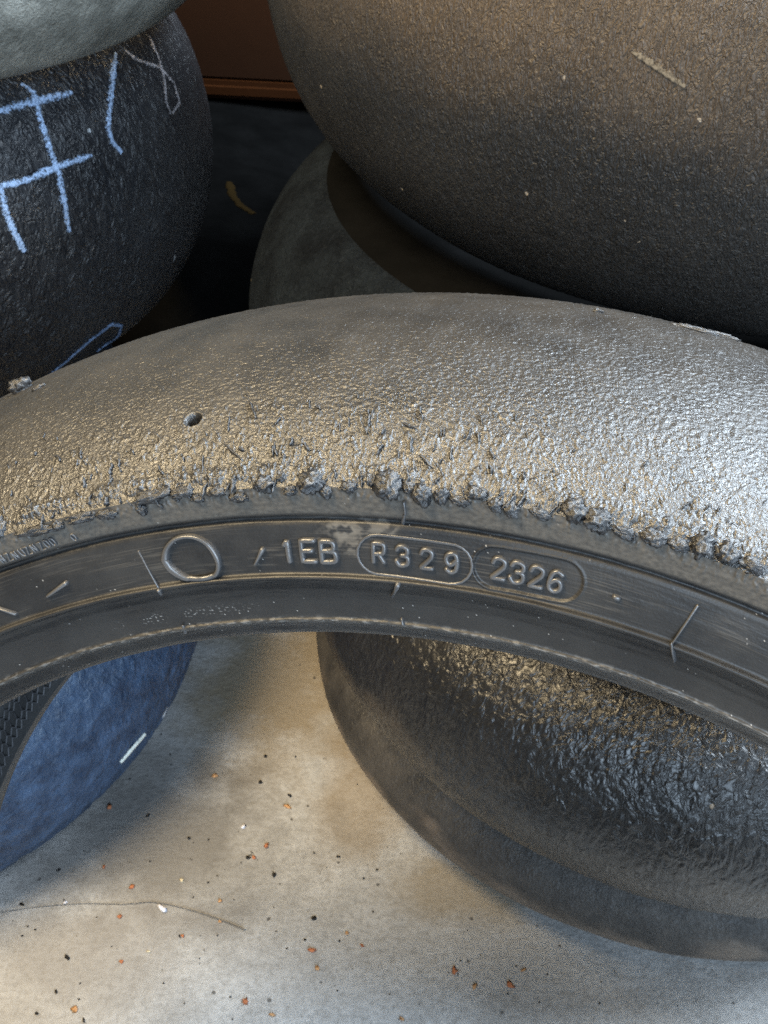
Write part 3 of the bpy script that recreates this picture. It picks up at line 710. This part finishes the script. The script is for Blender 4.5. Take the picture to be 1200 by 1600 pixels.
for k, (x, y, s, m, lab) in enumerate([
        (171, 1262, 12, 0, 'orange crumb on the concrete closest to the sky tinted tyre'),
        (336, 1213, 11, 1, 'pale orange crumb on the floor, farthest back of all the crumbs'),
        (449, 1261, 13, 1, 'pale orange crumb below two black specks, beside the bottom black tyre'),
        (416, 1322, 12, 0, 'orange crumb alone in the middle of the open concrete'),
        (396, 1340, 9, 0, 'orange crumb touching a black crumb in mid floor'),
        (206, 1387, 10, 0, 'orange crumb up and left of the white chip'),
        (344, 1408, 9, 1, 'pale round orange crumb up and right of the white chip'),
        (187, 1433, 11, 0, 'orange crumb left of the white chip, below the thread'),
        (162, 1355, 8, 0, 'small orange crumb nearest the front edge of the sky tinted tyre, in the dark patch'),
        (344, 1440, 8, 1, 'pale orange crumb lying against the dark thread'),
        (285, 1463, 8, 0, 'small orange crumb straight below the white chip'),
        (190, 1503, 8, 0, 'small orange crumb above the forked crumb at the bottom left'),
        (118, 1577, 14, 1, 'pale forked orange crumb at the bottom left of the floor'),
        (384, 1566, 16, 0, 'largest orange crumb, near the bottom edge of the floor'),
        (425, 1586, 11, 1, 'pale orange crumb just right of the largest orange crumb'),
        (488, 1485, 11, 0, 'orange crumb upper of the close pair in the lower middle floor'),
        (496, 1513, 10, 1, 'pale orange crumb lower of the close pair in the lower middle floor'),
        (542, 1458, 9, 1, 'pale orange crumb up and right of the close pair'),
        (566, 1478, 8, 0, 'small orange crumb right of the close pair'),
        (709, 1517, 13, 0, 'dark orange crumb left of the row of crumbs below the bottom black tyre'),
        (742, 1542, 11, 1, 'pale orange crumb lowest of the group below the bottom black tyre'),
        (797, 1540, 15, 0, 'red orange crumb with a dark side below the bottom black tyre'),
        (818, 1517, 10, 1, 'pale orange crumb closest to the rim of the bottom black tyre'),
        (628, 1593, 10, 1, 'pale yellowish flake at the bottom edge near the middle')]):
    crumb(x, y, s, (M_ORANGE, M_ORANGE2)[m], 'orange_crumb', lab, 'crumb', GO, k)
GB = 'black crumbs scattered on the concrete'
for k, (x, y, s, lab) in enumerate([
        (407, 1223, 12, 'flat black flake on the brown stain between the tyres'), (452, 1243, 9, 'black crumb just above a pale orange crumb beside the right tyre'),
        (231, 1275, 9, 'black crumb on the dark patch right of the sky tinted tyre'), (295, 1310, 8, 'black crumb in the middle of the dark floor patch'),
        (388, 1340, 11, 'black crumb touching an orange crumb in mid floor'), (428, 1367, 13, 'largest black crumb, right of centre on the open floor'),
        (92, 1360, 9, 'black crumb near the front edge of the sky tinted tyre'), (34, 1414, 11, 'black crumb near the left edge by the end of the thread'),
        (105, 1496, 13, 'dark grey flake on the lower left concrete'), (490, 1436, 14, 'long dark grey flake right of the thread'),
        (88, 1550, 9, 'black crumb left of the forked orange crumb'), (58, 1584, 9, 'black crumb in the bottom left corner of the floor'),
        (131, 1595, 10, 'black crumb cut by the bottom edge below the forked orange crumb'), (415, 1182, 8, 'black speck farthest back on the yellow brown stain'),
        (529, 1339, 8, 'black crumb on the pale floor nearest the right tyre'), (476, 1469, 7, 'tiny black crumb above the close orange pair')]):
    crumb(x, y, s, M_BLACK, 'black_crumb', lab, 'crumb', GB, 60 + k, .35)
crumb(254, 1421, 17, M_WCHIP, 'white_chip', 'bluish white paint chip lying just below the dark thread', 'chip', None, 91, .4)
for k, (x, y, s, lab) in enumerate([(102, 1410, 9, 'small white chip left of the thread near the left edge'), (380, 1292, 11, 'whitish flake on the dark mid floor patch'),
                                    (284, 1376, 10, 'thin cream flake above the white chip'), (232, 1487, 8, 'small cream sliver on the lower left floor')]):
    crumb(x, y, s, M_CREAM if k > 1 else M_WCHIP, 'pale_flake', lab, 'flake', 'pale flakes on the concrete', 100 + k, .25)
# thread
tp = [floor_pt(x, y, .0008) for x, y in [(0, 1426), (60, 1417), (130, 1412), (190, 1413), (240, 1410), (290, 1420), (340, 1436), (382, 1453)]]
tp = smooth_poly([(p.x, p.y) for p in tp], .004); V, Fc = [], []
for k, p in enumerate(tp):
    d = np.array(tp[min(k + 1, len(tp) - 1)]) - np.array(tp[max(k - 1, 0)]); d = d / np.hypot(*d); rad = .00018 + .0004 * (k / len(tp)) ** 3
    for j in range(6):
        a = PI * j / 3; V.append((p[0] - d[1] * rad * math.cos(a), p[1] + d[0] * rad * math.cos(a), .0011 + rad * math.sin(a)))
for k in range(len(tp) - 1):
    for j in range(6): Fc.append((k * 6 + j, k * 6 + (j + 1) % 6, k * 6 + 6 + (j + 1) % 6, k * 6 + 6 + j))
tag(new_mesh_obj('thread', V, Fc, M_THREAD), 'thin dark thread lying across the concrete at lower left', 'thread')
# uncountable fine grit
V, Fc = [], []
for k in range(220):
    p = floor_pt(rs.uniform(-40, 1240), rs.uniform(1080, 1640)); s = rs.uniform(.0004, .0011); b = len(V); a0 = rs.uniform(0, 6)
    for j in range(4): V.append((p.x + s * math.cos(a0 + j * PI / 2) * rs.uniform(.6, 1.3), p.y + s * math.sin(a0 + j * PI / 2) * rs.uniform(.6, 1.3), .0002))
    V.append((p.x, p.y, s * .7)); Fc += [(b + j, b + (j + 1) % 4, b + 4) for j in range(4)]
g = new_mesh_obj('floor_grit', V, Fc, M_BLACK, smooth=False); g['kind'] = 'stuff'; g['label'] = 'fine dark grit scattered over the concrete floor'; g['category'] = 'grit'
